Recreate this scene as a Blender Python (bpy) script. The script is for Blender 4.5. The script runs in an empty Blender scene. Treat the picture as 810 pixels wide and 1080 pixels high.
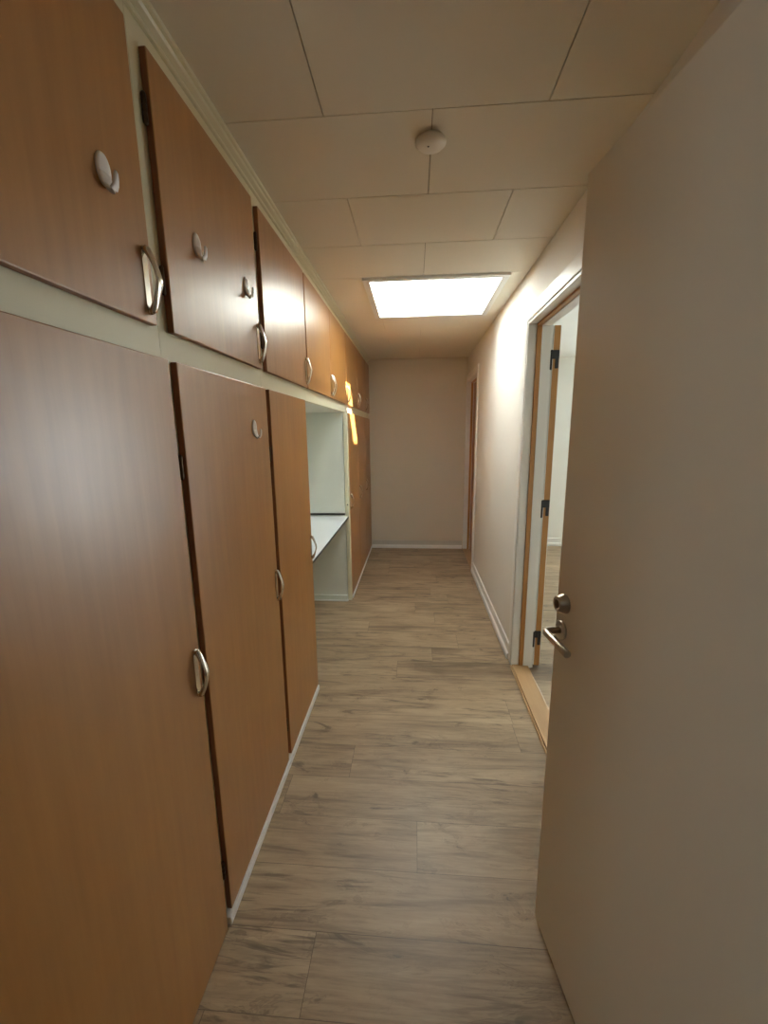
import bpy, bmesh, math, random
from mathutils import Vector, Matrix

C = bpy.context.scene.collection
S = bpy.context.scene
PI = math.pi

# ------------------------------------------------------------------ camera
cam_data = bpy.data.cameras.new('camera')
cam = bpy.data.objects.new('camera', cam_data)
C.objects.link(cam)
cam_data.sensor_fit = 'HORIZONTAL'
cam_data.sensor_width = 36.0
cam_data.lens = 433.77 / 810 * 36.0
cam_data.clip_start = 0.02
ROT = Matrix(((0.99721501, -0.00281095, 0.07452729),
              (0.07370634, 0.18967606, -0.97907628),
              (-0.01138391, 0.98184270, 0.18935500)))
cam.matrix_world = Matrix.Translation((0, 0, 1.5)) @ ROT.to_4x4()
S.camera = cam

# ------------------------------------------------------------------ world, sun, exposure
world = bpy.data.worlds.new('daylight_sky')
S.world = world
world.use_nodes = True
wn = world.node_tree
bg = wn.nodes['Background']
bg.inputs['Color'].default_value = (0.88, 0.95, 1.0, 1)
bg.inputs['Strength'].default_value = 10.6

sun_data = bpy.data.lights.new('sun', 'SUN')
sun_data.energy = 75.0
sun_data.angle = math.radians(0.8)
sun_data.color = (1.0, 0.92, 0.78)
sun = bpy.data.objects.new('sun', sun_data)
C.objects.link(sun)
SUN_DIR = Vector((-0.66, 0.76, -1.0)).normalized()
sun.rotation_euler = SUN_DIR.to_track_quat('-Z', 'Y').to_euler()
sun.location = (3, -3, 6)


def portal(name, loc, direction, sx, sy):
    d = bpy.data.lights.new(name, 'AREA')
    d.shape = 'RECTANGLE'
    d.size, d.size_y = sx, sy
    d.cycles.is_portal = True
    o = bpy.data.objects.new(name, d)
    C.objects.link(o)
    o.location = loc
    o.rotation_euler = Vector(direction).to_track_quat('-Z', 'Y').to_euler()
    return o


portal('skylight_daylight', (0.115, 3.0, 3.0), (0, 0, -1), 0.78, 0.76)
portal('bedroom_daylight', (3.525, 5.43, 1.08), (0, -1, 0), 1.35, 2.04)
portal("lobby_fill_portal", (-1.17, -0.925, 1.67), (1, 0, 0), 0.55, 0.50)  # portal for the added lobby window that supplies fill light

S.view_settings.view_transform = 'Standard'
S.view_settings.look = 'None'
S.view_settings.gamma = 1.0
S.view_settings.use_curve_mapping = False
S.view_settings.exposure = 0.74
S.cycles.use_denoising = True
S.cycles.max_bounces = 12
S.cycles.diffuse_bounces = 9
S.cycles.glossy_bounces = 5
S.cycles.transparent_max_bounces = 8
S.cycles.caustics_reflective = False
S.cycles.caustics_refractive = False
S.cycles.sample_clamp_indirect = 8.0

# ------------------------------------------------------------------ dimensions
XF = -0.569          # cabinet door faces
XFR = -0.587         # face frame plane
XR = 0.638           # right wall of the hallway
XRB = 0.748          # its bedroom side
YE = 5.27            # end wall
H = 2.384             # ceiling
Z_MID = 1.6735


# ------------------------------------------------------------------ mesh helpers
def bx(bm, x0, x1, y0, y1, z0, z1, bev=0.0, mi=0):
    vs = [bm.verts.new((x, y, z)) for x in (x0, x1) for y in (y0, y1) for z in (z0, z1)]
    idx = [(0, 1, 3, 2), (4, 6, 7, 5), (0, 4, 5, 1), (2, 3, 7, 6), (0, 2, 6, 4), (1, 5, 7, 3)]
    fs = [bm.faces.new([vs[i] for i in f]) for f in idx]
    for f in fs:
        f.material_index = mi
    if bev > 0:
        es = list({e for f in fs for e in f.edges})
        bmesh.ops.bevel(bm, geom=es, offset=bev, segments=2, profile=0.5, affect='EDGES')
    return fs


def disc_lathe(bm, prof, origin, axis, n=32, mi=0):
    """prof: list of (radius, distance along axis)."""
    axis = Vector(axis).normalized()
    q = axis.to_track_quat('Z', 'Y').to_matrix()
    origin = Vector(origin)
    rings = []
    for r, t in prof:
        if r < 1e-6:
            rings.append([bm.verts.new(origin + q @ Vector((0, 0, t)))])
        else:
            rings.append([bm.verts.new(origin + q @ Vector((r * math.cos(2 * PI * k / n), r * math.sin(2 * PI * k / n), t)))
                          for k in range(n)])
    for a, b in zip(rings, rings[1:]):
        for k in range(n):
            k2 = (k + 1) % n
            if len(a) == 1 and len(b) == 1:
                continue
            if len(a) == 1:
                f = bm.faces.new((a[0], b[k], b[k2]))
            elif len(b) == 1:
                f = bm.faces.new((a[k], a[k2], b[0]))
            else:
                f = bm.faces.new((a[k], a[k2], b[k2], b[k]))
            f.material_index = mi
            f.smooth = True


def tube(bm, pts, radii, n=14, up=Vector((0, 0, 1)), caps=True, smooth=True):
    """sweep an ellipse along pts; radii: list of (ra, rb): ra along the 'up'-derived side, rb the other."""
    pts = [Vector(p) for p in pts]
    rings = []
    for i, p in enumerate(pts):
        t = (pts[min(i + 1, len(pts) - 1)] - pts[max(i - 1, 0)]).normalized()
        side = t.cross(up)
        if side.length < 1e-5:
            side = t.cross(Vector((1, 0, 0)))
        side.normalize()
        nor = side.cross(t).normalized()
        ra, rb = radii[i] if isinstance(radii, list) else radii
        rings.append([bm.verts.new(p + side * ra * math.cos(2 * PI * k / n) + nor * rb * math.sin(2 * PI * k / n))
                      for k in range(n)])
    for a, b in zip(rings, rings[1:]):
        for k in range(n):
            f = bm.faces.new((a[k], a[(k + 1) % n], b[(k + 1) % n], b[k]))
            f.smooth = smooth
    if caps:
        bm.faces.new(rings[0][::-1])
        bm.faces.new(rings[-1])


def extrude_profile(bm, prof, y0, y1, fn, mi=0):
    """prof: closed list of (a, b); fn(a, b, t) -> point; swept from t=y0 to t=y1."""
    A = [bm.verts.new(fn(a, b, y0)) for a, b in prof]
    B = [bm.verts.new(fn(a, b, y1)) for a, b in prof]
    n = len(prof)
    for k in range(n):
        f = bm.faces.new((A[k], A[(k + 1) % n], B[(k + 1) % n], B[k]))
        f.material_index = mi
    bm.faces.new(A[::-1]).material_index = mi
    bm.faces.new(B).material_index = mi


def obj(name, bm, mats, parent=None, loc=(0, 0, 0), bevel=0.0):
    bmesh.ops.recalc_face_normals(bm, faces=bm.faces[:])
    me = bpy.data.meshes.new(name)
    bm.to_mesh(me)
    bm.free()
    o = bpy.data.objects.new(name, me)
    C.objects.link(o)
    for m in (mats if isinstance(mats, (list, tuple)) else [mats]):
        me.materials.append(m)
    o.location = loc
    if parent is not None:
        o.parent = parent
    return o


def obj_w(name, bm, mats, parent):
    """verts given in world coordinates; stored relative to the thing's base."""
    bmesh.ops.translate(bm, verts=bm.verts[:], vec=-Vector(parent.location))
    return obj(name, bm, mats, parent)


def tag(o, label, cat, group=None, kind=None):
    o['label'] = label
    o['category'] = cat
    if group:
        o['group'] = group
    if kind:
        o['kind'] = kind
    return o


def thing(name, label, cat, loc, group=None, kind=None):
    o = bpy.data.objects.new(name, None)
    o.empty_display_size = 0.1
    C.objects.link(o)
    o.location = loc
    return tag(o, label, cat, group, kind)


def struct(name, bm, mats, label=None, cat=None):
    o = obj(name, bm, mats)
    o['kind'] = 'structure'
    if label:
        o['label'] = label
        o['category'] = cat
    return o


def place_copy(o, parent, loc):
    c = o.copy()
    C.objects.link(c)
    c.parent = parent
    c.location = loc
    return c


# ------------------------------------------------------------------ materials
def new_mat(name):
    m = bpy.data.materials.new(name)
    m.use_nodes = True
    nt = m.node_tree
    return m, nt, nt.nodes['Principled BSDF']


def N(nt, t, **kw):
    n = nt.nodes.new(t)
    for k, v in kw.items():
        setattr(n, k, v)
    return n


def paint(name, col, rough=0.5, bump=0.0, scale=60.0, var=0.03, spec=0.5):
    m, nt, b = new_mat(name)
    tc = N(nt, 'ShaderNodeTexCoord')
    n1 = N(nt, 'ShaderNodeTexNoise')
    n1.inputs['Scale'].default_value = 3.0
    n1.inputs['Detail'].default_value = 4.0
    nt.links.new(tc.outputs['Object'], n1.inputs['Vector'])
    mx = N(nt, 'ShaderNodeMix', data_type='RGBA')
    nt.links.new(n1.outputs['Fac'], mx.inputs['Factor'])
    mx.inputs['A'].default_value = (*[c * (1 - var) for c in col], 1)
    mx.inputs['B'].default_value = (*[min(1, c * (1 + var)) for c in col], 1)
    nt.links.new(mx.outputs['Result'], b.inputs['Base Color'])
    b.inputs['Roughness'].default_value = rough
    b.inputs['Specular IOR Level'].default_value = spec
    if bump > 0:
        n2 = N(nt, 'ShaderNodeTexNoise')
        n2.inputs['Scale'].default_value = scale
        n2.inputs['Detail'].default_value = 3.0
        nt.links.new(tc.outputs['Object'], n2.inputs['Vector'])
        bp = N(nt, 'ShaderNodeBump')
        bp.inputs['Strength'].default_value = bump
        bp.inputs['Distance'].default_value = 0.002
        nt.links.new(n2.outputs['Fac'], bp.inputs['Height'])
        nt.links.new(bp.outputs['Normal'], b.inputs['Normal'])
    return m


def wood(name, c0, c1, rough, along='Z', stretch=14.0, scale=5.0, bump=0.03, blotch=0.25, spec=0.5):
    """varnished timber, fine grain stretched along one axis."""
    m, nt, b = new_mat(name)
    tc = N(nt, 'ShaderNodeTexCoord')
    oi = N(nt, 'ShaderNodeObjectInfo')
    mp = N(nt, 'ShaderNodeMapping')
    sc = [scale * stretch] * 3
    sc['XYZ'.index(along)] = scale
    mp.inputs['Scale'].default_value = sc
    add = N(nt, 'ShaderNodeVectorMath', operation='ADD')
    sclr = N(nt, 'ShaderNodeVectorMath', operation='SCALE')
    cmb = N(nt, 'ShaderNodeCombineXYZ')
    for k in 'XYZ':
        nt.links.new(oi.outputs['Random'], cmb.inputs[k])
    nt.links.new(cmb.outputs['Vector'], sclr.inputs[0])
    sclr.inputs['Scale'].default_value = 37.0
    nt.links.new(tc.outputs['Object'], add.inputs[0])
    nt.links.new(sclr.outputs['Vector'], add.inputs[1])
    nt.links.new(add.outputs['Vector'], mp.inputs['Vector'])
    n1 = N(nt, 'ShaderNodeTexNoise')
    n1.inputs['Scale'].default_value = 1.0
    n1.inputs['Detail'].default_value = 6.0
    n1.inputs['Roughness'].default_value = 0.6
    nt.links.new(mp.outputs['Vector'], n1.inputs['Vector'])
    n2 = N(nt, 'ShaderNodeTexNoise')
    n2.inputs['Scale'].default_value = 3.5
    n2.inputs['Detail'].default_value = 3.0
    nt.links.new(add.outputs['Vector'], n2.inputs['Vector'])
    mt = N(nt, 'ShaderNodeMath', operation='MULTIPLY_ADD')
    nt.links.new(n2.outputs['Fac'], mt.inputs[0])
    mt.inputs[1].default_value = blotch * 2
    sub = N(nt, 'ShaderNodeMath', operation='SUBTRACT')
    nt.links.new(n1.outputs['Fac'], sub.inputs[0])
    sub.inputs[1].default_value = blotch
    nt.links.new(sub.outputs[0], mt.inputs[2])
    rp = N(nt, 'ShaderNodeValToRGB')
    rp.color_ramp.elements[0].position = 0.10
    rp.color_ramp.elements[0].color = (*c0, 1)
    rp.color_ramp.elements[1].position = 0.90
    rp.color_ramp.elements[1].color = (*c1, 1)
    nt.links.new(mt.outputs[0], rp.inputs['Fac'])
    nt.links.new(rp.outputs['Color'], b.inputs['Base Color'])
    b.inputs['Roughness'].default_value = rough
    b.inputs['Specular IOR Level'].default_value = spec
    if bump > 0:
        n3 = N(nt, 'ShaderNodeTexNoise')
        n3.inputs['Scale'].default_value = 7.0
        n3.inputs['Detail'].default_value = 2.0
        nt.links.new(add.outputs['Vector'], n3.inputs['Vector'])
        bp = N(nt, 'ShaderNodeBump')
        bp.inputs['Strength'].default_value = bump
        bp.inputs['Distance'].default_value = 0.01
        nt.links.new(n3.outputs['Fac'], bp.inputs['Height'])
        nt.links.new(bp.outputs['Normal'], b.inputs['Normal'])
    return m


def metal(name, col, rough):
    m, nt, b = new_mat(name)
    tc = N(nt, 'ShaderNodeTexCoord')
    n1 = N(nt, 'ShaderNodeTexNoise')
    n1.inputs['Scale'].default_value = 80.0
    nt.links.new(tc.outputs['Object'], n1.inputs['Vector'])
    mr = N(nt, 'ShaderNodeMapRange')
    mr.inputs['To Min'].default_value = rough * 0.85
    mr.inputs['To Max'].default_value = rough * 1.15
    nt.links.new(n1.outputs['Fac'], mr.inputs['Value'])
    nt.links.new(mr.outputs['Result'], b.inputs['Roughness'])
    b.inputs['Base Color'].default_value = (*col, 1)
    b.inputs['Metallic'].default_value = 1.0
    return m


def floor_material():
    """grey-beige oak planks running across the hallway, with dark knots and streaks."""
    m, nt, b = new_mat('oak_laminate')
    L = nt.links.new

    def math_(op, a, bb=None, c=None):
        n = N(nt, 'ShaderNodeMath', operation=op)
        for k, v in enumerate((a, bb, c)):
            if v is None:
                continue
            if isinstance(v, (int, float)):
                n.inputs[k].default_value = v
            else:
                L(v, n.inputs[k])
        return n.outputs[0]
    tc = N(nt, 'ShaderNodeTexCoord')
    sp = N(nt, 'ShaderNodeSeparateXYZ')
    L(tc.outputs['Object'], sp.inputs[0])
    X, Y = sp.outputs['X'], sp.outputs['Y']
    W, LEN = 0.192, 1.286
    yr = math_('DIVIDE', math_('SUBTRACT', Y, 0.976 - 10 * W), W)
    row = math_('FLOOR', yr)
    fy = math_('FRACT', yr)
    # joints: row 10 (y .95-1.14) has none in view, row 11 a joint at x = .016
    off = math_('FRACT', math_('MULTIPLY', math_('SINE', math_('MULTIPLY_ADD', row, 12.9898, 1.1)), 437.585))
    for r_, v_ in ((9.0, (-0.297 - 0.012) / LEN), (10.0, (-0.60 - 0.012) / LEN), (11.0, 0.0)):
        is_r = math_('COMPARE', row, r_, 0.1)
        off = math_('ADD', math_('MULTIPLY', off, math_('SUBTRACT', 1.0, is_r)), math_('MULTIPLY', is_r, -v_))
    xr_ = math_('ADD', math_('DIVIDE', math_('SUBTRACT', X, 0.012), LEN), off)
    col = math_('FLOOR', xr_)
    fx = math_('FRACT', xr_)
    ident = N(nt, 'ShaderNodeCombineXYZ')
    L(row, ident.inputs['X']); L(col, ident.inputs['Y'])
    wn_ = N(nt, 'ShaderNodeTexWhiteNoise', noise_dimensions='2D')
    L(ident.outputs[0], wn_.inputs['Vector'])
    rnd = wn_.outputs['Value']
    # grain coordinates shifted per plank
    sh = N(nt, 'ShaderNodeVectorMath', operation='SCALE')
    L(wn_.outputs['Color'], sh.inputs[0]); sh.inputs['Scale'].default_value = 30.0
    ad = N(nt, 'ShaderNodeVectorMath', operation='ADD')
    L(tc.outputs['Object'], ad.inputs[0]); L(sh.outputs[0], ad.inputs[1])

    def noise(scale, detail, rough, dist=0.0, src=ad):
        mp = N(nt, 'ShaderNodeMapping'); mp.inputs['Scale'].default_value = scale
        L(src.outputs[0], mp.inputs['Vector'])
        n = N(nt, 'ShaderNodeTexNoise')
        n.inputs['Scale'].default_value = 1.0
        n.inputs['Detail'].default_value = detail
        n.inputs['Roughness'].default_value = rough
        n.inputs['Distortion'].default_value = dist
        L(mp.outputs[0], n.inputs['Vector'])
        return n.outputs['Fac']
    broad = noise((1.6, 7.0, 1), 5, 0.6, 0.8)
    fine = noise((7.0, 120.0, 1), 5, 0.65, 0.2)
    streak = noise((1.5, 17.0, 1), 7, 0.66, 0.9)
    knot = noise((3.2, 8.5, 1), 4, 0.55, 2.0)

    rp = N(nt, 'ShaderNodeValToRGB')
    e = rp.color_ramp.elements
    e[0].position = 0.30; e[0].color = (0.190, 0.128, 0.074, 1)
    e[1].position = 0.72; e[1].color = (0.500, 0.372, 0.232, 1)
    e.new(0.5).color = (0.375, 0.270, 0.165, 1)
    val = math_('ADD', math_('MULTIPLY', broad, 0.6), math_('MULTIPLY', fine, 0.4))
    L(math_('ADD', val, math_('MULTIPLY_ADD', rnd, 0.10, -0.05)), rp.inputs['Fac'])
    # dark mineral streaks, cathedral figure and knots
    def ramp(v, lo, hi):
        n = N(nt, 'ShaderNodeMapRange'); n.inputs['From Min'].default_value = lo; n.inputs['From Max'].default_value = hi
        L(v, n.inputs['Value']); return n.outputs[0]

    def blend(base, fac, col):
        n = N(nt, 'ShaderNodeMix', data_type='RGBA')
        L(fac, n.inputs['Factor']); L(base, n.inputs['A']); n.inputs['B'].default_value = (*col, 1)
        return n.outputs['Result']
    patch = ramp(noise((1.3, 3.2, 1), 2, 0.5, 0.6), 0.46, 0.62)
    c1 = blend(rp.outputs['Color'], math_('MULTIPLY', ramp(streak, 0.49, 0.70), 0.72), (0.125, 0.088, 0.056))
    c2 = blend(c1, math_('MULTIPLY', math_('MULTIPLY', ramp(noise((2.6, 30.0, 1), 5, 0.6, 2.2), 0.52, 0.66), patch), 0.70), (0.090, 0.062, 0.040))
    rings = math_('SINE', math_('MULTIPLY', knot, 95.0))
    c3 = blend(c2, math_('MULTIPLY', math_('MULTIPLY', ramp(rings, 0.2, 1.0), ramp(knot, 0.50, 0.62)), 0.32), (0.110, 0.076, 0.048))
    kcol = blend(c3, math_('MULTIPLY', ramp(knot, 0.61, 0.74), 0.70), (0.062, 0.042, 0.028))
    # seams
    ey = math_('MINIMUM', fy, math_('SUBTRACT', 1.0, fy))
    ex = math_('MINIMUM', fx, math_('SUBTRACT', 1.0, fx))
    seam = math_('MAXIMUM', math_('LESS_THAN', math_('MULTIPLY', ey, W), 0.0009), math_('LESS_THAN', math_('MULTIPLY', ex, LEN), 0.0010))
    mx3 = N(nt, 'ShaderNodeMix', data_type='RGBA')
    L(math_('MULTIPLY', seam, 0.70), mx3.inputs['Factor'])
    L(kcol, mx3.inputs['A']); mx3.inputs['B'].default_value = (0.075, 0.052, 0.034, 1)
    L(mx3.outputs['Result'], b.inputs['Base Color'])
    rr = N(nt, 'ShaderNodeMapRange'); rr.inputs['To Min'].default_value = 0.36; rr.inputs['To Max'].default_value = 0.52
    L(fine, rr.inputs['Value']); L(rr.outputs[0], b.inputs['Roughness'])
    bp = N(nt, 'ShaderNodeBump'); bp.inputs['Strength'].default_value = 0.12; bp.inputs['Distance'].default_value = 0.001
    L(fine, bp.inputs['Height']); L(bp.outputs['Normal'], b.inputs['Normal'])
    return m


M_FLOOR = floor_material()
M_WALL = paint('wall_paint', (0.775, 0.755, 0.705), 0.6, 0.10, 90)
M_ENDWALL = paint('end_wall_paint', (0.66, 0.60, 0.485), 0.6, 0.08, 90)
M_CEIL = paint('ceiling_board_paint', (0.78, 0.73, 0.62), 0.55, 0.06, 120)
M_CEILGAP = paint('ceiling_batten', (0.34, 0.29, 0.22), 0.8)
M_BEDROOM = paint('bedroom_paint', (0.82, 0.83, 0.79), 0.6, 0.05, 90)
M_TRIM = paint('white_gloss_trim', (0.80, 0.79, 0.76), 0.32, 0.0)
M_CREAM = paint('cream_frame_paint', (0.75, 0.70, 0.51), 0.38, 0.04, 40)
M_NICHE = paint('pale_green_white_panel', (0.71, 0.725, 0.655), 0.35, 0.0)
M_DESK = paint('white_laminate', (0.80, 0.82, 0.82), 0.28, 0.0, var=0.01)
M_DESKEDGE = paint('dark_edge_band', (0.10, 0.10, 0.10), 0.5)
M_DOORPAINT = paint('door_satin_paint', (0.75, 0.70, 0.60), 0.36, 0.015, 200, var=0.015)
M_WHITEDOOR = paint('white_door_paint', (0.74, 0.73, 0.70), 0.4)
M_SHAFT = paint('skylight_lining', (0.86, 0.88, 0.88), 0.5)
M_CABWOOD = wood('varnished_beech', (0.330, 0.138, 0.031), (0.460, 0.213, 0.057), 0.36, 'Z', 18.0, 2.5, 0.16, 0.32, 1.0)
M_CABEDGE = wood('dark_door_edge', (0.22, 0.078, 0.026), (0.32, 0.120, 0.042), 0.45, 'Z', 12.0, 4.0, 0.0)
M_FRAMEWOOD = wood('orange_frame_timber', (0.40, 0.185, 0.050), (0.50, 0.245, 0.075), 0.4, 'Z', 10.0, 5.0, 0.0)
M_DARKDOOR = wood('dark_orange_door_veneer', (0.30, 0.105, 0.022), (0.40, 0.15, 0.034), 0.4, 'Z', 10.0, 5.0, 0.0)
M_SILL = wood('light_threshold_timber', (0.42, 0.25, 0.115), (0.52, 0.33, 0.165), 0.4, 'Y', 10.0, 5.0, 0.0)
M_CHROME = metal('old_chrome', (0.76, 0.71, 0.63), 0.16)
M_STEEL = metal('brushed_steel', (0.50, 0.45, 0.38), 0.30)
M_DARKSTEEL = metal('dark_steel', (0.14, 0.12, 0.10), 0.38)
M_BLACK = paint('black_hinge_paint', (0.018, 0.015, 0.014), 0.45)
M_HINGE = metal('bronzed_hinge', (0.10, 0.065, 0.04), 0.4)
M_HOOK = paint('ivory_plastic', (0.86, 0.82, 0.79), 0.3)
M_DETECT = paint('detector_plastic', (0.78, 0.74, 0.68), 0.4)


def glass_material():
    m = bpy.data.materials.new('clear_glazing')
    m.use_nodes = True
    nt = m.node_tree
    nt.nodes.clear()
    out = N(nt, 'ShaderNodeOutputMaterial')
    tr = N(nt, 'ShaderNodeBsdfTransparent'); tr.inputs['Color'].default_value = (0.95, 0.97, 0.97, 1)
    gl = N(nt, 'ShaderNodeBsdfGlossy'); gl.inputs['Roughness'].default_value = 0.02
    mx = N(nt, 'ShaderNodeMixShader'); mx.inputs['Fac'].default_value = 0.05
    nt.links.new(tr.outputs[0], mx.inputs[1]); nt.links.new(gl.outputs[0], mx.inputs[2])
    nt.links.new(mx.outputs[0], out.inputs['Surface'])
    return m


M_GLASS = glass_material()

# ------------------------------------------------------------------ room shell
D0, D1, DH = 1.70, 2.484, 2.077        # bedroom doorway along y
F0, F1 = 4.455, 5.20                  # far doorway
SK = (-0.292, 0.522, 2.605, 3.400)        # skylight opening
RX1, RY0, RY1 = 4.3, 0.9, 5.44        # bedroom extents
LY = -1.7                             # lobby behind the camera

bm = bmesh.new()
bx(bm, -1.3, RX1 + 0.1, LY - 0.1, RY1 + 0.1, -0.06, 0.0)
struct('floor', bm, M_FLOOR, 'grey-beige oak plank floor running along the hallway', 'floor')


def minus_hole(r, h):
    x0, x1, y0, y1 = r
    hx0, hx1, hy0, hy1 = h
    if x1 <= hx0 or x0 >= hx1 or y1 <= hy0 or y0 >= hy1:
        return [r]
    out = []
    if x0 < hx0: out.append((x0, hx0, y0, y1))
    if x1 > hx1: out.append((hx1, x1, y0, y1))
    a, b_ = max(x0, hx0), min(x1, hx1)
    if y0 < hy0: out.append((a, b_, y0, hy0))
    if y1 > hy1: out.append((a, b_, hy1, y1))
    return out


bm = bmesh.new()
rows = [-0.72, -0.31, 0.10, 0.52, 0.93, 1.345, 1.762, 2.172, 2.585, 2.995, 3.405, 3.815, 4.225, 4.635, 5.045, 5.32]
for i in range(len(rows) - 1):
    odd = i % 2
    y0, y1 = rows[i], rows[i + 1]
    g = 0.0016 if y0 < 2.5 else 0.0006
    base = -0.262 if odd == 0 else 0.047
    xs = [base + k * 0.625 for k in range(-2, 4)]
    for xa, xb in zip(xs, xs[1:]):
        xa2, xb2 = max(xa, -0.66), min(xb, XR + 0.05)
        if xb2 - xa2 < 0.02:
            continue
        for r in minus_hole((xa2 + g, xb2 - g, y0 + g, y1 - g), SK):
            bx(bm, r[0], r[1], r[2], r[3], H, H + 0.010, 0.0, 0)
for r in minus_hole((-1.3, XRB, LY - 0.1, RY1 + 0.1), (SK[0] - 0.021, SK[1] + 0.021, SK[2] - 0.021, SK[3] + 0.021)):       # dark battens above the boards
    bx(bm, r[0], r[1], r[2], r[3], H + 0.010, H + 0.14, 0, 1)
bx(bm, -1.3, XRB, LY - 0.1, -0.72, H, H + 0.010, 0, 0)
bx(bm, XRB, RX1 + 0.1, RY0 - 0.1, RY1 + 0.1, H, H + 0.14, 0, 2)
struct('ceiling', bm, [M_CEIL, M_CEILGAP, M_BEDROOM], 'cream board ceiling with thin staggered seams', 'ceiling')

bm = bmesh.new()
LW = (-1.20, -0.65, 1.42, 1.92)        # opening for the added lobby fill window
bx(bm, -1.28, -1.18, LW[1], RY1, 0, H + 0.01)
bx(bm, -1.28, -1.18, LY, LW[0], 0, H + 0.01)
bx(bm, -1.28, -1.18, LW[0], LW[1], 0, LW[2])
bx(bm, -1.28, -1.18, LW[0], LW[1], LW[3], H + 0.01)
struct('wall_left', bm, M_WALL, 'wall behind the built-in cabinets on the left', 'wall')

bm = bmesh.new()
bx(bm, XR, XRB, 0.0, D0 - 0.02, 0, H)
bx(bm, XR, XRB, D0 - 0.02, D1 + 0.02, DH + 0.02, H)
bx(bm, XR, XRB, D1 + 0.02, F0 - 0.02, 0, H)
bx(bm, XR, XRB, F0 - 0.02, F1 + 0.02, DH + 0.02, H)
bx(bm, XR, XRB, F1 + 0.02, YE, 0, H)
struct('wall_right', bm, M_WALL, 'cream wall on the right side of the hallway between the doorways', 'wall')

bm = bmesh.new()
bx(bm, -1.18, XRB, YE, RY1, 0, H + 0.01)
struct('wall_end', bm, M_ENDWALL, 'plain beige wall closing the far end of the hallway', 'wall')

bm = bmesh.new()
bx(bm, -1.18, -0.42, -0.02, 0.09, 0, H + 0.01)
bx(bm, 0.56, XR, -0.02, 0.09, 0, H + 0.01)
bx(bm, -0.42, 0.56, -0.02, 0.09, 2.11, H + 0.01)
struct('wall_entry', bm, M_WALL, 'entry partition with the doorway the camera stands in', 'wall')

bm = bmesh.new()
bx(bm, -1.18, XRB, LY - 0.1, LY, 0, H + 0.01)
bx(bm, XR, XRB, LY, -0.02, 0, H + 0.01)
struct('wall_lobby', bm, paint('fill_cut_lobby_paint', (0.16, 0.12, 0.09), 0.6), 'lobby wall behind the camera', 'wall')  # unseen wall coloured dark so less fill bounces onto the cabinets

bm = bmesh.new()                         # bedroom: end wall with window opening, side wall, near wall
W0, W1, WZ0, WZ1 = 2.85, 4.20, 0.06, 2.10
bx(bm, XRB, W0, RY1, RY1 + 0.1, 0, H)
bx(bm, W1, RX1 + 0.1, RY1, RY1 + 0.1, 0, H)
bx(bm, W0, W1, RY1, RY1 + 0.1, 0, WZ0)
bx(bm, W0, W1, RY1, RY1 + 0.1, WZ1, H)
bx(bm, XRB, RX1 + 0.1, RY0 - 0.1, RY0, 0, H)
bx(bm, RX1, RX1 + 0.1, RY0, RY1, 0, H)
struct('wall_bedroom', bm, M_BEDROOM, 'white wall of the bright room beyond the open doorway', 'wall')

# bedroom window
WM = (W0 + W1) / 2
win = thing('window_2', 'window lighting the room beyond the open doorway', 'window', (WM, RY1 + 0.05, WZ0), kind='structure')
bm = bmesh.new()
for (a, b_, c, d) in ((W0, W0 + 0.05, WZ0, WZ1), (W1 - 0.05, W1, WZ0, WZ1), (WM - 0.025, WM + 0.025, WZ0 + 0.05, WZ1 - 0.05),
                      (W0 + 0.05, W1 - 0.05, WZ0, WZ0 + 0.05), (W0 + 0.05, W1 - 0.05, WZ1 - 0.05, WZ1)):
    bx(bm, a, b_, RY1 + 0.02, RY1 + 0.08, c, d, 0.004)
obj_w('window_frame', bm, M_TRIM, win)
for a, b_ in ((W0 + 0.05, WM - 0.025), (WM + 0.025, W1 - 0.05)):
    bm = bmesh.new()
    bx(bm, a, b_, RY1 + 0.047, RY1 + 0.053, WZ0 + 0.05, WZ1 - 0.05)
    obj_w('pane', bm, M_GLASS, win)

# added window, unseen behind the camera, giving the hallway soft fill light
fill_win = thing('added_fill_window', 'unseen window added in the lobby behind the camera for fill light', 'window', (-1.23, -0.925, LW[2]), kind='structure')
bm = bmesh.new()
for (a, b_, c, d) in ((LW[0], LW[0] + 0.05, LW[2], LW[3]), (LW[1] - 0.05, LW[1], LW[2], LW[3]),
                      (LW[0] + 0.05, LW[1] - 0.05, LW[2], LW[2] + 0.05), (LW[0] + 0.05, LW[1] - 0.05, LW[3] - 0.05, LW[3])):
    bx(bm, -1.26, -1.20, a, b_, c, d, 0.004)
obj_w('window_frame', bm, M_TRIM, fill_win)
bm = bmesh.new()
bx(bm, -1.233, -1.227, LW[0] + 0.05, LW[1] - 0.05, LW[2] + 0.05, LW[3] - 0.05)
obj_w('pane', bm, M_GLASS, fill_win)

# skylight
sky = thing('window_1', 'bright square skylight set in the ceiling', 'skylight', (0.115, 3.0, H), kind='structure')
ZT = H + 0.62
bm = bmesh.new()
t = 0.02
bx(bm, SK[0] - t, SK[0], SK[2] - t, SK[3] + t, H, ZT)
bx(bm, SK[1], SK[1] + t, SK[2] - t, SK[3] + t, H, ZT)
bx(bm, SK[0], SK[1], SK[2] - t, SK[2], H, ZT)
bx(bm, SK[0], SK[1], SK[3], SK[3] + t, H, ZT)
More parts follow.
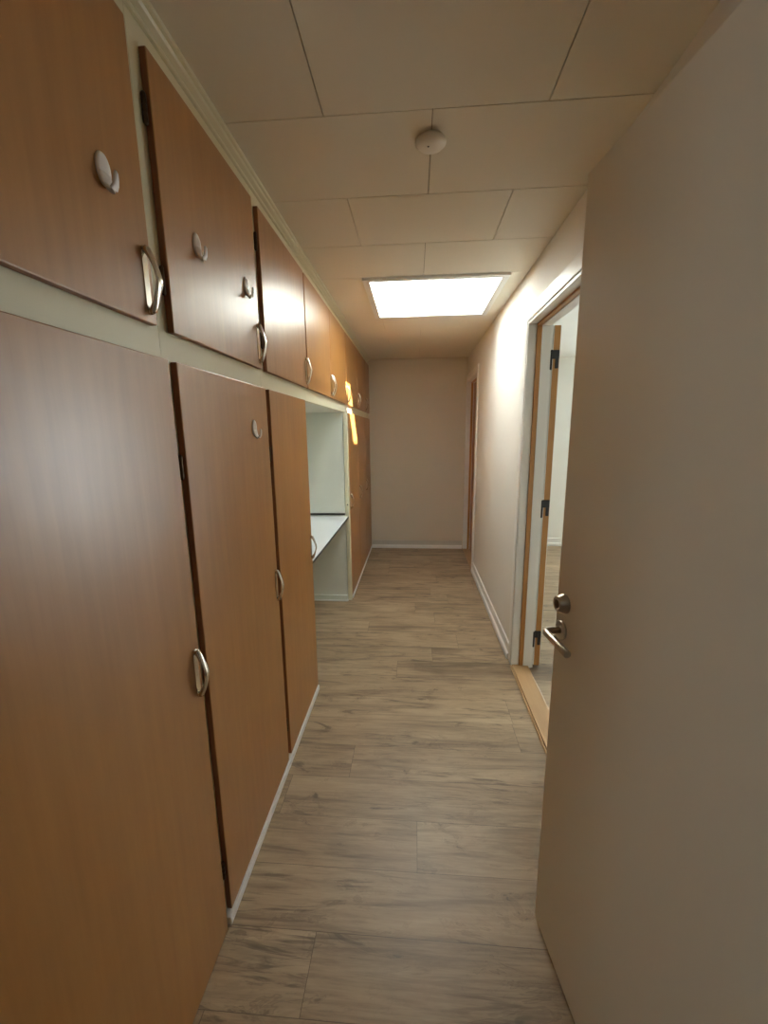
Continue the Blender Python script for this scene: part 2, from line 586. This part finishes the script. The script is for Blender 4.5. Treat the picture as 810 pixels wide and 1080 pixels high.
# outer roof slab keeps stray sky out
bx(bm, SK[0] - 0.25, SK[0] - t, SK[2] - 0.25, SK[3] + 0.25, H + 0.14, H + 0.30)
bx(bm, SK[1] + t, SK[1] + 0.25, SK[2] - 0.25, SK[3] + 0.25, H + 0.14, H + 0.30)
obj_w('shaft_lining', bm, M_SHAFT, sky)
bm = bmesh.new()
o_, i_ = 0.018, 0.022
X0, X1, Y0, Y1 = SK
for r in ((X0 - o_, X1 + o_, Y0 - o_, Y0 + i_), (X0 - o_, X1 + o_, Y1 - i_, Y1 + o_),
          (X0 - o_, X0 + i_, Y0 + i_, Y1 - i_), (X1 - i_, X1 + o_, Y0 + i_, Y1 - i_)):
    bx(bm, r[0], r[1], r[2], r[3], H - 0.014, H + 0.006, 0.002)
obj_w('frame', bm, M_TRIM, sky)
bm = bmesh.new()
for r in ((X0 - 0.03, X1 + 0.03, Y0 - 0.03, Y0 + 0.015), (X0 - 0.03, X1 + 0.03, Y1 - 0.015, Y1 + 0.03),
          (X0 - 0.03, X0 + 0.015, Y0 + 0.015, Y1 - 0.015), (X1 - 0.015, X1 + 0.03, Y0 + 0.015, Y1 - 0.015)):
    bx(bm, r[0], r[1], r[2], r[3], ZT, ZT + 0.04, 0.003)
obj_w('dome_frame', bm, M_TRIM, sky)
bm = bmesh.new()
n = 12
grid = []
for a in range(n + 1):
    rowv = []
    for b_ in range(n + 1):
        u, v = a / n, b_ / n
        hgt = 0.16 * (1 - (2 * u - 1) ** 4) * (1 - (2 * v - 1) ** 4)
        rowv.append(bm.verts.new((X0 + (X1 - X0) * u, Y0 + (Y1 - Y0) * v, ZT + 0.04 + hgt)))
    grid.append(rowv)
for a in range(n):
    for b_ in range(n):
        bm.faces.new((grid[a][b_], grid[a + 1][b_], grid[a + 1][b_ + 1], grid[a][b_ + 1])).smooth = True
dome = obj_w('dome', bm, M_GLASS, sky)
sol = dome.modifiers.new('thickness', 'SOLIDIFY'); sol.thickness = 0.004

# ------------------------------------------------------------------ skirting
def skirt(name, along, wall, t0, t1, sgn, label, mats=None):
    """profile (a = out from wall, b = height): shoe, scoop and top bead."""
    prof = [(0, 0), (0.024, 0), (0.024, 0.022), (0.021, 0.034), (0.015, 0.041), (0.011, 0.044), (0.009, 0.090), (0.010, 0.094), (0.008, 0.100), (0.003, 0.103), (0, 0.103)]
    bm = bmesh.new()
    if along == 'y':
        extrude_profile(bm, prof, t0, t1, lambda a, b_, t: (wall + sgn * a, t, b_))
    else:
        extrude_profile(bm, prof, t0, t1, lambda a, b_, t: (t, wall + sgn * a, b_))
    if mats:
        for f in bm.faces:
            f.material_index = 1 if f.calc_center_median().z > 0.0435 else 0
    return struct(name, bm, mats or M_TRIM, label, 'baseboard')


skirt('baseboard_end', 'x', YE, XF + 0.008, XR - 0.024, -1, 'grey-topped white baseboard along the end wall', [M_TRIM, paint('grey_skirting_paint', (0.56, 0.54, 0.48), 0.45)])
skirt('baseboard_right', 'y', XR, D1 + 0.093, F0 - 0.095, -1, 'white baseboard along the right wall between the two doorways')
skirt('baseboard_bedroom', 'x', RY1, XRB, RX1, -1, 'white baseboard in the bright room beyond the open doorway')

bm = bmesh.new()                         # painted strip below the cabinet doors
bx(bm, XFR - 0.004, XF + 0.006, 0.974, 2.178, 0, 0.030, 0.003)
bx(bm, XFR - 0.004, XF + 0.006, 3.556, YE - 0.001, 0, 0.024, 0.003)
struct('baseboard_left', bm, M_TRIM, 'thin white strip on the floor under the wooden cabinet doors', 'baseboard')

# ceiling mouldings
bm = bmesh.new()
prof = [(0, 0), (0.008, 0), (0.0105, 0.002), (0.0105, 0.006), (0.015, 0.008), (0.023, 0.011), (0.026, 0.015), (0.026, 0.018), (0.034, 0.020), (0.036, 0.024), (0.036, 0.028), (0, 0.028)]
extrude_profile(bm, prof, 0.09, YE, lambda a, b_, t: (XFR + a, t, H - 0.028 + b_))
struct('trim_1', bm, M_CREAM, 'cream moulding where the tall cabinets meet the ceiling', 'moulding')
bm = bmesh.new()
extrude_profile(bm, [(0, 0), (0.006, 0), (0.012, 0.014), (0, 0.014)], XFR + 0.055, XR, lambda a, b_, t: (t, YE - a, H - 0.014 + b_))
struct('trim_2', bm, M_ENDWALL, 'narrow moulding above the end wall', 'moulding')


# ------------------------------------------------------------------ door frames on the right wall
def door_frame(name, y0, y1, label, far_gap=None, near_case=0.070, far_case=0.068, cl=0.0):
    t = thing(name, label, 'door frame', (XR, (y0 + y1) / 2, 0), kind='structure')
    xf, xb = XR - 0.013, XR
    bm = bmesh.new()
    zt = DH + 0.092
    bx(bm, xf, xb, y1 + 0.024, y1 + 0.024 + far_case, 0, zt, 0.0025)
    bx(bm, xf, xb, y0 - 0.024 - near_case, y0 - 0.024, 0, zt, 0.0025)
    bx(bm, xf, xb, y0 - 0.024, y1 + 0.024, DH + 0.024, zt, 0.0025)
    obj_w('casing', bm, M_TRIM, t)
    bm = bmesh.new()
    for (xa, xc, d) in ((XR - 0.010, 0.6735, 0.014), (0.6995, XRB, 0.0)):
        bx(bm, xa, xc, y1 - 0.008 + d, y1 + 0.019, 0.0, DH + 0.018)
        bx(bm, xa, xc, y0 - 0.019, y0 + 0.008 - d, 0.0, DH + 0.018)
        bx(bm, xa, xc, y0 + 0.008 - d, y1 - 0.008 + d, DH - 0.008 + d, DH + 0.018)
    obj_w('jamb', bm, M_TRIM, t)
    bm = bmesh.new()
    bx(bm, 0.6742, 0.6988, y1 - 0.005, y1 + 0.019, 0.0, DH + 0.018)
    bx(bm, 0.6742, 0.6988, y0 - 0.019, y0 + 0.005, 0.0, DH + 0.018)
    bx(bm, 0.6742, 0.6988, y0 + 0.005, y1 - 0.005, DH - 0.005, DH + 0.018)
    s = obj_w('stop_strip', bm, M_FRAMEWOOD, t)
    s['label'] = 'orange unpainted timber strip'
    bm = bmesh.new()
    bx(bm, 0.630, 0.732, y0 - 0.004, y1 + 0.006, 0.0, 0.014, 0.003)
    bx(bm, 0.619, 0.6295, y0 - 0.004, y1 + 0.006, 0.0, 0.009, 0.003)
    s = obj_w('threshold', bm, M_SILL, t)
    s['label'] = 'pale timber threshold board'
    bm = bmesh.new()
    bx(bm, XRB, XRB + 0.012, y1 - 0.006, y1 + 0.065, 0, DH + 0.065, 0.002)
    bx(bm, XRB, XRB + 0.012, y0 - 0.065, y0 + 0.006, 0, DH + 0.065, 0.002)
    bx(bm, XRB, XRB + 0.012, y0 + 0.006, y1 - 0.006, DH - 0.002, DH + 0.065, 0.002)
    obj_w('inner_casing', bm, M_TRIM, t)
    return t


door_frame('trim_3', D0, D1, 'white frame around the open doorway on the right, timber strip inside')
door_frame('trim_4', F0, F1, 'white frame around the far doorway at the end of the right wall', far_case=0.044)


# ------------------------------------------------------------------ doors
def dark_hinge(parent, x, y, z):
    bm = bmesh.new()
    disc_lathe(bm, [(0, 0), (0.005, 0), (0.0075, 0.003), (0.0075, 0.103), (0.006, 0.108), (0, 0.108)], (x, y - 0.004, z - 0.056), (0, 0, 1), 14)
    bx(bm, x - 0.001, x + 0.046, y - 0.002, y + 0.004, z + 0.005, z + 0.052, 0.002)
    bx(bm, x + 0.026, x + 0.045, y - 0.001, y + 0.005, z - 0.046, z + 0.010, 0.002)
    bx(bm, x - 0.022, x + 0.001, y - 0.003, y + 0.002, z + 0.008, z + 0.043, 0.002)
    obj_w('hinge', bm, M_BLACK, parent)['label'] = 'black lift-off hinge'


# door_2: bedroom door folded back against the bedroom side of the wall
yb = D1 + 0.006
d2 = thing('door_2', 'white door with orange timber edge and black hinges, folded open into the bright room', 'door', (0.785, yb, 0.012), kind='structure')
bm = bmesh.new()
bx(bm, 0.767, 0.770, yb + 0.001, yb + 0.75, 0.014, 2.070)
bx(bm, 0.804, 0.807, yb + 0.001, yb + 0.75, 0.014, 2.070)
obj_w('face_panel', bm, M_WHITEDOOR, d2)
bm = bmesh.new()
bx(bm, 0.770, 0.804, yb, yb + 0.751, 0.012, 2.072, 0.001)
obj_w('leaf', bm, M_FRAMEWOOD, d2)['label'] = 'orange timber door core and edge'
for z in (1.890, 1.043, 0.200):
    dark_hinge(d2, 0.757, yb - 0.003, z)

# door_3: closed dark orange door in the far doorway
d3 = thing('door_3', 'closed dark orange timber door in the far doorway', 'door', (0.722, F0, 0.015), kind='structure')
bm = bmesh.new()
bx(bm, 0.704, 0.742, F0 + 0.009, F1 - 0.009, 0.0155, DH - 0.009, 0.0015)
obj_w('leaf', bm, M_DARKDOOR, d3)
bm = bmesh.new()
disc_lathe(bm, [(0, 0), (0.022, 0), (0.022, 0.006), (0.008, 0.007), (0.008, 0.04), (0, 0.04)], (0.704, F0 + 0.07, 1.06), (-1, 0, 0), 20)
tube(bm, [(0.668, F0 + 0.06, 1.06), (0.667, F0 + 0.09, 1.06), (0.668, F0 + 0.18, 1.06)], (0.008, 0.008))
obj_w('lever_handle', bm, M_STEEL, d3)

# door_1: the big beige door standing open beside the camera
P0 = Vector((0.378, 1.057, 0.0))
DL = Vector((0.034, -0.241, 0.0)).normalized()
DN = Vector((-0.241, -0.034, 0.0)).normalized()      # towards the hallway
d1 = thing('door_1', 'large beige door standing open in front on the right, with a steel lever', 'door', P0, kind='structure')


def dpt(a, nrm, z):
    return P0 + DL * a + DN * nrm + Vector((0, 0, z))


bm = bmesh.new()
bx(bm, 0, 0.92, -0.04, 0, 0.012, 2.053, 0.0007)
for v in bm.verts:
    v.co = dpt(v.co.x, v.co.y, v.co.z)
obj_w('leaf', bm, M_DOORPAINT, d1)
bm = bmesh.new()
bx(bm, 0, 0.92, -0.038, -0.004, 0.003, 0.013)
for v in bm.verts:
    v.co = dpt(v.co.x, v.co.y, v.co.z)
obj_w('bottom_seal', bm, M_DESKEDGE, d1)
# lever on its rosette
bm = bmesh.new()
ro = dpt(0.035, 0, 0.992)
disc_lathe(bm, [(0, 0), (0.0235, 0), (0.0245, 0.002), (0.0240, 0.006), (0.020, 0.0075), (0.011, 0.008), (0, 0.008)], ro, DN, 36)
pts = [ro + DN * 0.006, ro + DN * 0.030]
for k in range(7):
    a = PI / 2 * k / 6
    pts.append(ro + DN * (0.032 + 0.016 * math.sin(a)) + DL * (0.016 * (1 - math.cos(a))))
pts += [ro + DN * 0.048 + DL * 0.06, ro + DN * 0.048 + DL * 0.118, ro + DN * 0.048 + DL * 0.120]
tube(bm, pts, [(0.0092, 0.0092)] * (len(pts) - 1) + [(0.0082, 0.0082)], 20)
obj_w('lever_handle', bm, M_STEEL, d1)
# conical lock cylinder
bm = bmesh.new()
cy = dpt(0.040, 0, 1.067)
disc_lathe(bm, [(0, 0), (0.0255, 0), (0.0262, 0.002), (0.0258, 0.005), (0.0190, 0.0225), (0.0178, 0.0235), (0.0150, 0.0235), (0.0145, 0.0215), (0, 0.0215)], cy, DN, 36)
lk = obj_w('lock_cylinder', bm, M_STEEL, d1)
bm = bmesh.new()
disc_lathe(bm, [(0, 0.0210), (0.0105, 0.0212), (0.0110, 0.0235), (0.0100, 0.0240), (0, 0.0240)], cy, DN, 28)
bx(bm, -0.0012, 0.0012, 0, 0.0008, -0.0045, 0.0045)
for v in bm.verts[-8:]:
    v.co = cy + DN * (0.0240 + v.co.y) + DL * v.co.x + Vector((0, 0, v.co.z))
bmesh.ops.translate(bm, verts=bm.verts[:], vec=-P0)
obj('keyway', bm, M_DARKSTEEL, lk)

# ------------------------------------------------------------------ cabinet hardware
def handle_mesh():
    """bow pull: two bright feet on a thin back plate and a flared arch; base plane x = 0, length along z."""
    bm = bmesh.new()
    n = 22
    pts, rad = [], []
    for k in range(n + 1):
        s = -1 + 2 * k / n
        z = 0.064 * s
        x = 0.0050 + 0.0250 * (1 - abs(s) ** 1.5) ** 0.9
        wdt = 0.0062 + 0.0052 * (1 - abs(s) ** 2)
        pts.append((x, 0, z))
        rad.append((wdt, 0.0032 + 0.0058 * max(0.0, abs(s) - 0.35) ** 1.2 / 0.6 if abs(s) < 0.93 else 0.0060))
    tube(bm, pts, rad, 14, up=Vector((1, 0, 0)))
    for s in (-1, 1):
        disc_lathe(bm, [(0.0062, 0.0), (0.0066, 0.0015), (0.0058, 0.006), (0.0035, 0.009), (0, 0.010)], (0.0, 0, 0.062 * s), (1, 0, 0), 16)
    me = bmesh.new()
    return bm


HANDLE_BOW = None
HANDLE_PLATE = None


def add_handle(door, loc):
    global HANDLE_BOW, HANDLE_PLATE
    if HANDLE_BOW is None:
        HANDLE_BOW = bpy.data.meshes.new('handle')
        b1 = handle_mesh()
        # slim back plate, stadium outline
        prof = []
        for k in range(9):
            a = PI * k / 8
            prof.append((0.0085 * math.cos(a), 0.052 + 0.0085 * math.sin(a)))
        for k in range(9):
            a = PI + PI * k / 8
            prof.append((0.0085 * math.cos(a), -0.052 + 0.0085 * math.sin(a)))
        extrude_profile(b1, prof, 0.0, 0.0022, lambda a, b_, t: (t, a, b_))
        bmesh.ops.recalc_face_normals(b1, faces=b1.faces[:])
        b1.to_mesh(HANDLE_BOW); b1.free()
        HANDLE_BOW.materials.append(M_CHROME)
    h = bpy.data.objects.new('handle', HANDLE_BOW)
    C.objects.link(h)
    h.parent = door
    h.location = loc
    h['label'] = 'chrome bow pull'
    return h


HINGE_MESH = None


def add_hinge(cab, loc, fine=1.0):
    global HINGE_MESH
    if HINGE_MESH is None:
        HINGE_MESH = bpy.data.meshes.new('hinge')
        b1 = bmesh.new()
        disc_lathe(b1, [(0, -0.032), (0.0035, -0.031), (0.0055, -0.027), (0.0055, -0.009), (0.0050, -0.008), (0.0055, -0.007), (0.0055, 0.007), (0.0050, 0.008), (0.0055, 0.009), (0.0055, 0.027), (0.0035, 0.031), (0, 0.032)], (0, 0, 0), (0, 0, 1), 14)
        bx(b1, -0.012, 0.002, -0.0015, 0.0015, -0.027, 0.027)
        bmesh.ops.recalc_face_normals(b1, faces=b1.faces[:])
        b1.to_mesh(HINGE_MESH); b1.free()
        HINGE_MESH.materials.append(M_HINGE)
    h = bpy.data.objects.new('hinge', HINGE_MESH)
    C.objects.link(h)
    h.parent = cab
    h.location = loc
    h.scale = (fine, fine, 1)
    h['label'] = 'dark bronzed hinge'
    return h


def cabinet(name, label, group, y0, y1, z0, z1, dy0, dy1, dz0, dz1, handle_side, hz, hinge_z, hinge_side, cat='cabinet', fr_bottom=None):
    """closed cabinet: carcass behind a cream face frame, overlay door with bow pull and hinges."""
    t = thing(name, label, cat, (XFR, (y0 + y1) / 2, z0), group)
    e = 0.0007
    bm = bmesh.new()
    bx(bm, -1.178, XFR - 0.022, y0 + e, y1 - e, z0, z1)
    obj_w('carcass', bm, M_NICHE, t)
    bm = bmesh.new()
    zl = dz0 - 0.002 if fr_bottom is None else fr_bottom
    zb = dz0 + 0.012 if dz0 - z0 > 0.01 else z0
    zt = dz1 - 0.012
    bx(bm, XFR - 0.0215, XFR, y0 + e, dy0 + 0.012, zb, zt)
    bx(bm, XFR - 0.0215, XFR, dy1 - 0.012, y1 - e, zb, zt)
    bx(bm, XFR - 0.0215, XFR, y0 + e, y1 - e, zt, z1)
    if zb > z0:
        bx(bm, XFR - 0.0215, XFR, y0 + e, y1 - e, z0, zb)
    obj_w('face_frame', bm, M_CREAM, t)
    bm = bmesh.new()
    bx(bm, XFR + 0.001, XF, dy0, dy1, dz0, dz1, 0.0022)
    for f in bm.faces:
        c = f.calc_center_median()
        f.material_index = 0 if c.x > XF - 0.0023 else 1
    cx_ = Vector(((XF + XFR) / 2, (dy0 + dy1) / 2, (dz0 + dz1) / 2))
    bmesh.ops.translate(bm, verts=bm.verts[:], vec=-cx_)
    dr = obj('door', bm, [M_CABWOOD, M_CABEDGE], t, cx_ - t.location)
    yh = dy1 - 0.024 if handle_side > 0 else dy0 + 0.024
    add_handle(dr, (XF - cx_.x, yh - cx_.y, hz - cx_.z))
    yg = dy0 - 0.0065 if hinge_side < 0 else dy1 + 0.0032
    for z in hinge_z:
        add_hinge(t, (XFR + 0.006 - t.location.x, yg - t.location.y, z - t.location.z), 1.0 if hinge_side < 0 else 0.5)
    return t


UB = [0.345, 0.963, 1.595, 2.2440, 2.8890, 3.5300, 4.1925, 4.845, YE]
UD = [(0.355, 0.933), (0.998, 1.568), (1.626, 2.236), (2.256, 2.8845), (2.8935, 3.522), (3.537, 4.186), (4.199, 4.838), (4.852, 5.262)]
UL = ['upper wooden cupboard nearest the front, one white hook on its dark brown door',
      'upper wooden cupboard with two white hooks on its brown door',
      'third upper cupboard from the front, its door bright with glossy reflection',
      'upper cupboard over the near half of the open desk niche, handle at its right edge',
      'upper cupboard over the far half of the open desk niche, handle at its left edge',
      'upper cupboard just past the desk niche, touched by the sun patch',
      'second upper cupboard from the end wall',
      'upper cupboard right against the end wall']
upper_group = 'row of upper wooden cupboards along the left wall'
for i in range(8):
    side = 1 if i < 4 else -1
    y0, y1 = UB[i], UB[i + 1]
    cabinet('upper_cabinet', UL[i], upper_group, y0, y1, Z_MID, H - 0.0285, UD[i][0], UD[i][1], 1.738, 2.308, side, 1.822, (2.19, 1.85), -side)

LB = [0.345, 0.978, 1.613, 2.185]
LD = [(0.355, 0.962), (0.994, 1.594), (1.632, 2.172)]
LL = ['tall wooden floor cupboard nearest the front, plain door reaching the floor',
      'tall wooden floor cupboard with one white hook high on its door',
      'tall wooden floor cupboard bordering the near side of the open desk niche']
low_group = 'tall wooden floor cupboards before the desk niche'
for i in range(3):
    dz0 = 0.004 if i == 0 else 0.036
    cabinet('tall_cabinet', LL[i], low_group, LB[i], LB[i + 1], 0.0, Z_MID - 0.0005, LD[i][0], LD[i][1], dz0, Z_MID - 0.002, 1, 0.888, (1.42, 0.19), -1)
FB = [3.5555, 4.155, 4.726, YE]
FD = [(3.560, 4.149), (4.161, 4.720), (4.732, 5.262)]
FL = ['tall wooden floor cupboard just past the open desk niche',
      'tall wooden floor cupboard, middle of the three between niche and end wall',
      'tall wooden floor cupboard right against the end wall']
for i in range(3):
    cabinet('tall_cabinet', FL[i], 'tall wooden floor cupboards past the desk niche', FB[i], FB[i + 1], 0.0, Z_MID - 0.0005, FD[i][0], FD[i][1], 0.028, Z_MID - 0.002, -1, 0.905, (1.42, 0.19), 1)

# filler between the entry partition and the first cupboards
bm = bmesh.new()
bx(bm, XFR - 0.0215, XFR, 0.091, 0.344, 0.0, H - 0.029, 0.001)
tag(obj('filler_panel', bm, M_CREAM), 'cream filler panel between the entry and the first cupboard', 'panel')

# open desk niche
nd = thing('desk_niche', 'open pale niche with a white desk top between the wooden cupboards', 'desk', (XF, 2.84, 0))
bm = bmesh.new()
bx(bm, -1.165, -0.610, 2.1865, 2.203, 0.001, Z_MID - 0.002)
obj_w('near_side_panel', bm, M_NICHE, nd)
bm = bmesh.new()
bx(bm, -1.165, -0.6085, 3.508, 3.526, 0.001, Z_MID - 0.002)
obj_w('far_side_panel', bm, M_NICHE, nd)
bm = bmesh.new()
bx(bm, -1.177, -1.165, 2.1865, 3.526, 0.001, Z_MID - 0.002)
obj_w('back_panel', bm, M_NICHE, nd)
bm = bmesh.new()
bx(bm, -0.603, XF - 0.001, 3.5045, 3.5545, 0.0, Z_MID - 0.002, 0.0015)
obj_w('stile', bm, M_CREAM, nd)
bm = bmesh.new()
bx(bm, -1.164, -0.579, 2.205, 3.5035, 0.767, 0.783, 0.001)
for f in bm.faces:
    c = f.calc_center_median()
    f.material_index = 1 if c.x > -0.5798 else 0
obj_w('desk_top', bm, [M_DESK, M_DESKEDGE], nd)
bm = bmesh.new()
bx(bm, -1.164, -0.6095, 3.501, 3.5078, 0.793, 0.810, 0.001)
obj_w('edge_strip', bm, M_BLACK, nd)['label'] = 'black strip just above the desk top'
bm = bmesh.new()
bx(bm, -1.164, -0.6095, 3.485, 3.5078, 0.012, 0.052, 0.002)
obj_w('base_strip', bm, M_NICHE, nd)
bm = bmesh.new()
bx(bm, -1.164, -0.600, 3.4755, 3.5078, 0.0, 0.012, 0.002)
obj_w('shoe_strip', bm, M_TRIM, nd)
bm = bmesh.new()
disc_lathe(bm, [(0, 0), (0.006, 0), (0.006, 0.004), (0.004, 0.007), (0, 0.008)], (-0.585, 3.5047, 0.885), (0, -1, 0), 14)
obj_w('catch', bm, M_BLACK, nd)['label'] = 'small dark door catch'

# ------------------------------------------------------------------ stick-on hooks
def hook_mesh():
    bm = bmesh.new()
    n = 28
    # oval back plate, gently domed
    prof = [(1.0, 0.0), (1.0, 0.002), (0.93, 0.0042), (0.7, 0.0056), (0.35, 0.0062), (0, 0.0064)]
    rings = []
    for r, x in prof:
        if r == 0:
            rings.append([bm.verts.new((x, 0, 0.002))])
        else:
            rings.append([bm.verts.new((x, 0.0185 * r * math.cos(2 * PI * k / n), 0.002 + 0.028 * r * math.sin(2 * PI * k / n))) for k in range(n)])
    for a, b_ in zip(rings, rings[1:]):
        for k in range(n):
            k2 = (k + 1) % n
            f = bm.faces.new((a[k], a[k2], b_[0])) if len(b_) == 1 else bm.faces.new((a[k], a[k2], b_[k2], b_[k]))
            f.smooth = True
    bm.faces.new(rings[0][::-1])
    # J shaped hook growing out of the lower half
    ctrl = [(0.0035, 0.002), (0.0050, -0.014), (0.0085, -0.027), (0.0150, -0.0345), (0.0230, -0.0335), (0.0290, -0.0260), (0.0320, -0.0150), (0.0330, -0.0040), (0.0332, 0.0000)]
    pts = [(x * 0.72 + 0.001, 0, z * 0.86 - 0.002) for x, z in ctrl]
    rad = [(0.0150, 0.0022), (0.0165, 0.0030), (0.0150, 0.0042), (0.0120, 0.0046), (0.0095, 0.0042), (0.0080, 0.0036), (0.0068, 0.0030), (0.0055, 0.0025), (0.0030, 0.0015)]
    tube(bm, pts, rad, 16, up=Vector((1, 0, 0)))
    return bm


hook0 = obj('wall_hook', hook_mesh(), M_HOOK)
spots = [((0.814, 1.975), 'white stick-on hook on the nearest upper cupboard door'),
         ((1.144, 1.983), 'white stick-on hook in the middle of the second upper cupboard door'),
         ((1.462, 1.986), 'white stick-on hook near the far edge of the second upper cupboard door, above its handle'),
         ((1.450, 1.520), 'white stick-on hook on the tall floor cupboard door, below the cream rail')]
for i, ((y, z), lab) in enumerate(spots):
    o = hook0
    if i:
        o = hook0.copy()
        C.objects.link(o)
    o.location = (XF, y, z)
    tag(o, lab, 'hook', 'white hooks stuck on the cupboard doors')

# ------------------------------------------------------------------ smoke detector
sd = thing('smoke_detector', 'round white smoke detector on the ceiling before the skylight', 'smoke detector', (0.046, 1.464, H))
bm = bmesh.new()
disc_lathe(bm, [(0, 0), (0.040, 0), (0.041, 0.004), (0.040, 0.007)], (0.046, 1.464, H - 0.0005), (0, 0, -1), 40)
obj_w('base_plate', bm, M_DETECT, sd)
bm = bmesh.new()
disc_lathe(bm, [(0, 0.006), (0.046, 0.006), (0.0475, 0.008), (0.047, 0.012), (0.042, 0.017), (0.032, 0.0215), (0.016, 0.0238), (0, 0.0245)], (0.046, 1.464, H - 0.0005), (0, 0, -1), 40)
obj_w('cover', bm, M_DETECT, sd)
bm = bmesh.new()
disc_lathe(bm, [(0, 0), (0.0028, 0), (0.0028, 0.0015), (0, 0.002)], (0.0385, 1.457, H - 0.0240), (0, 0, -1), 12)
obj_w('test_button', bm, M_BLACK, sd)['label'] = 'tiny dark dot on the cover'
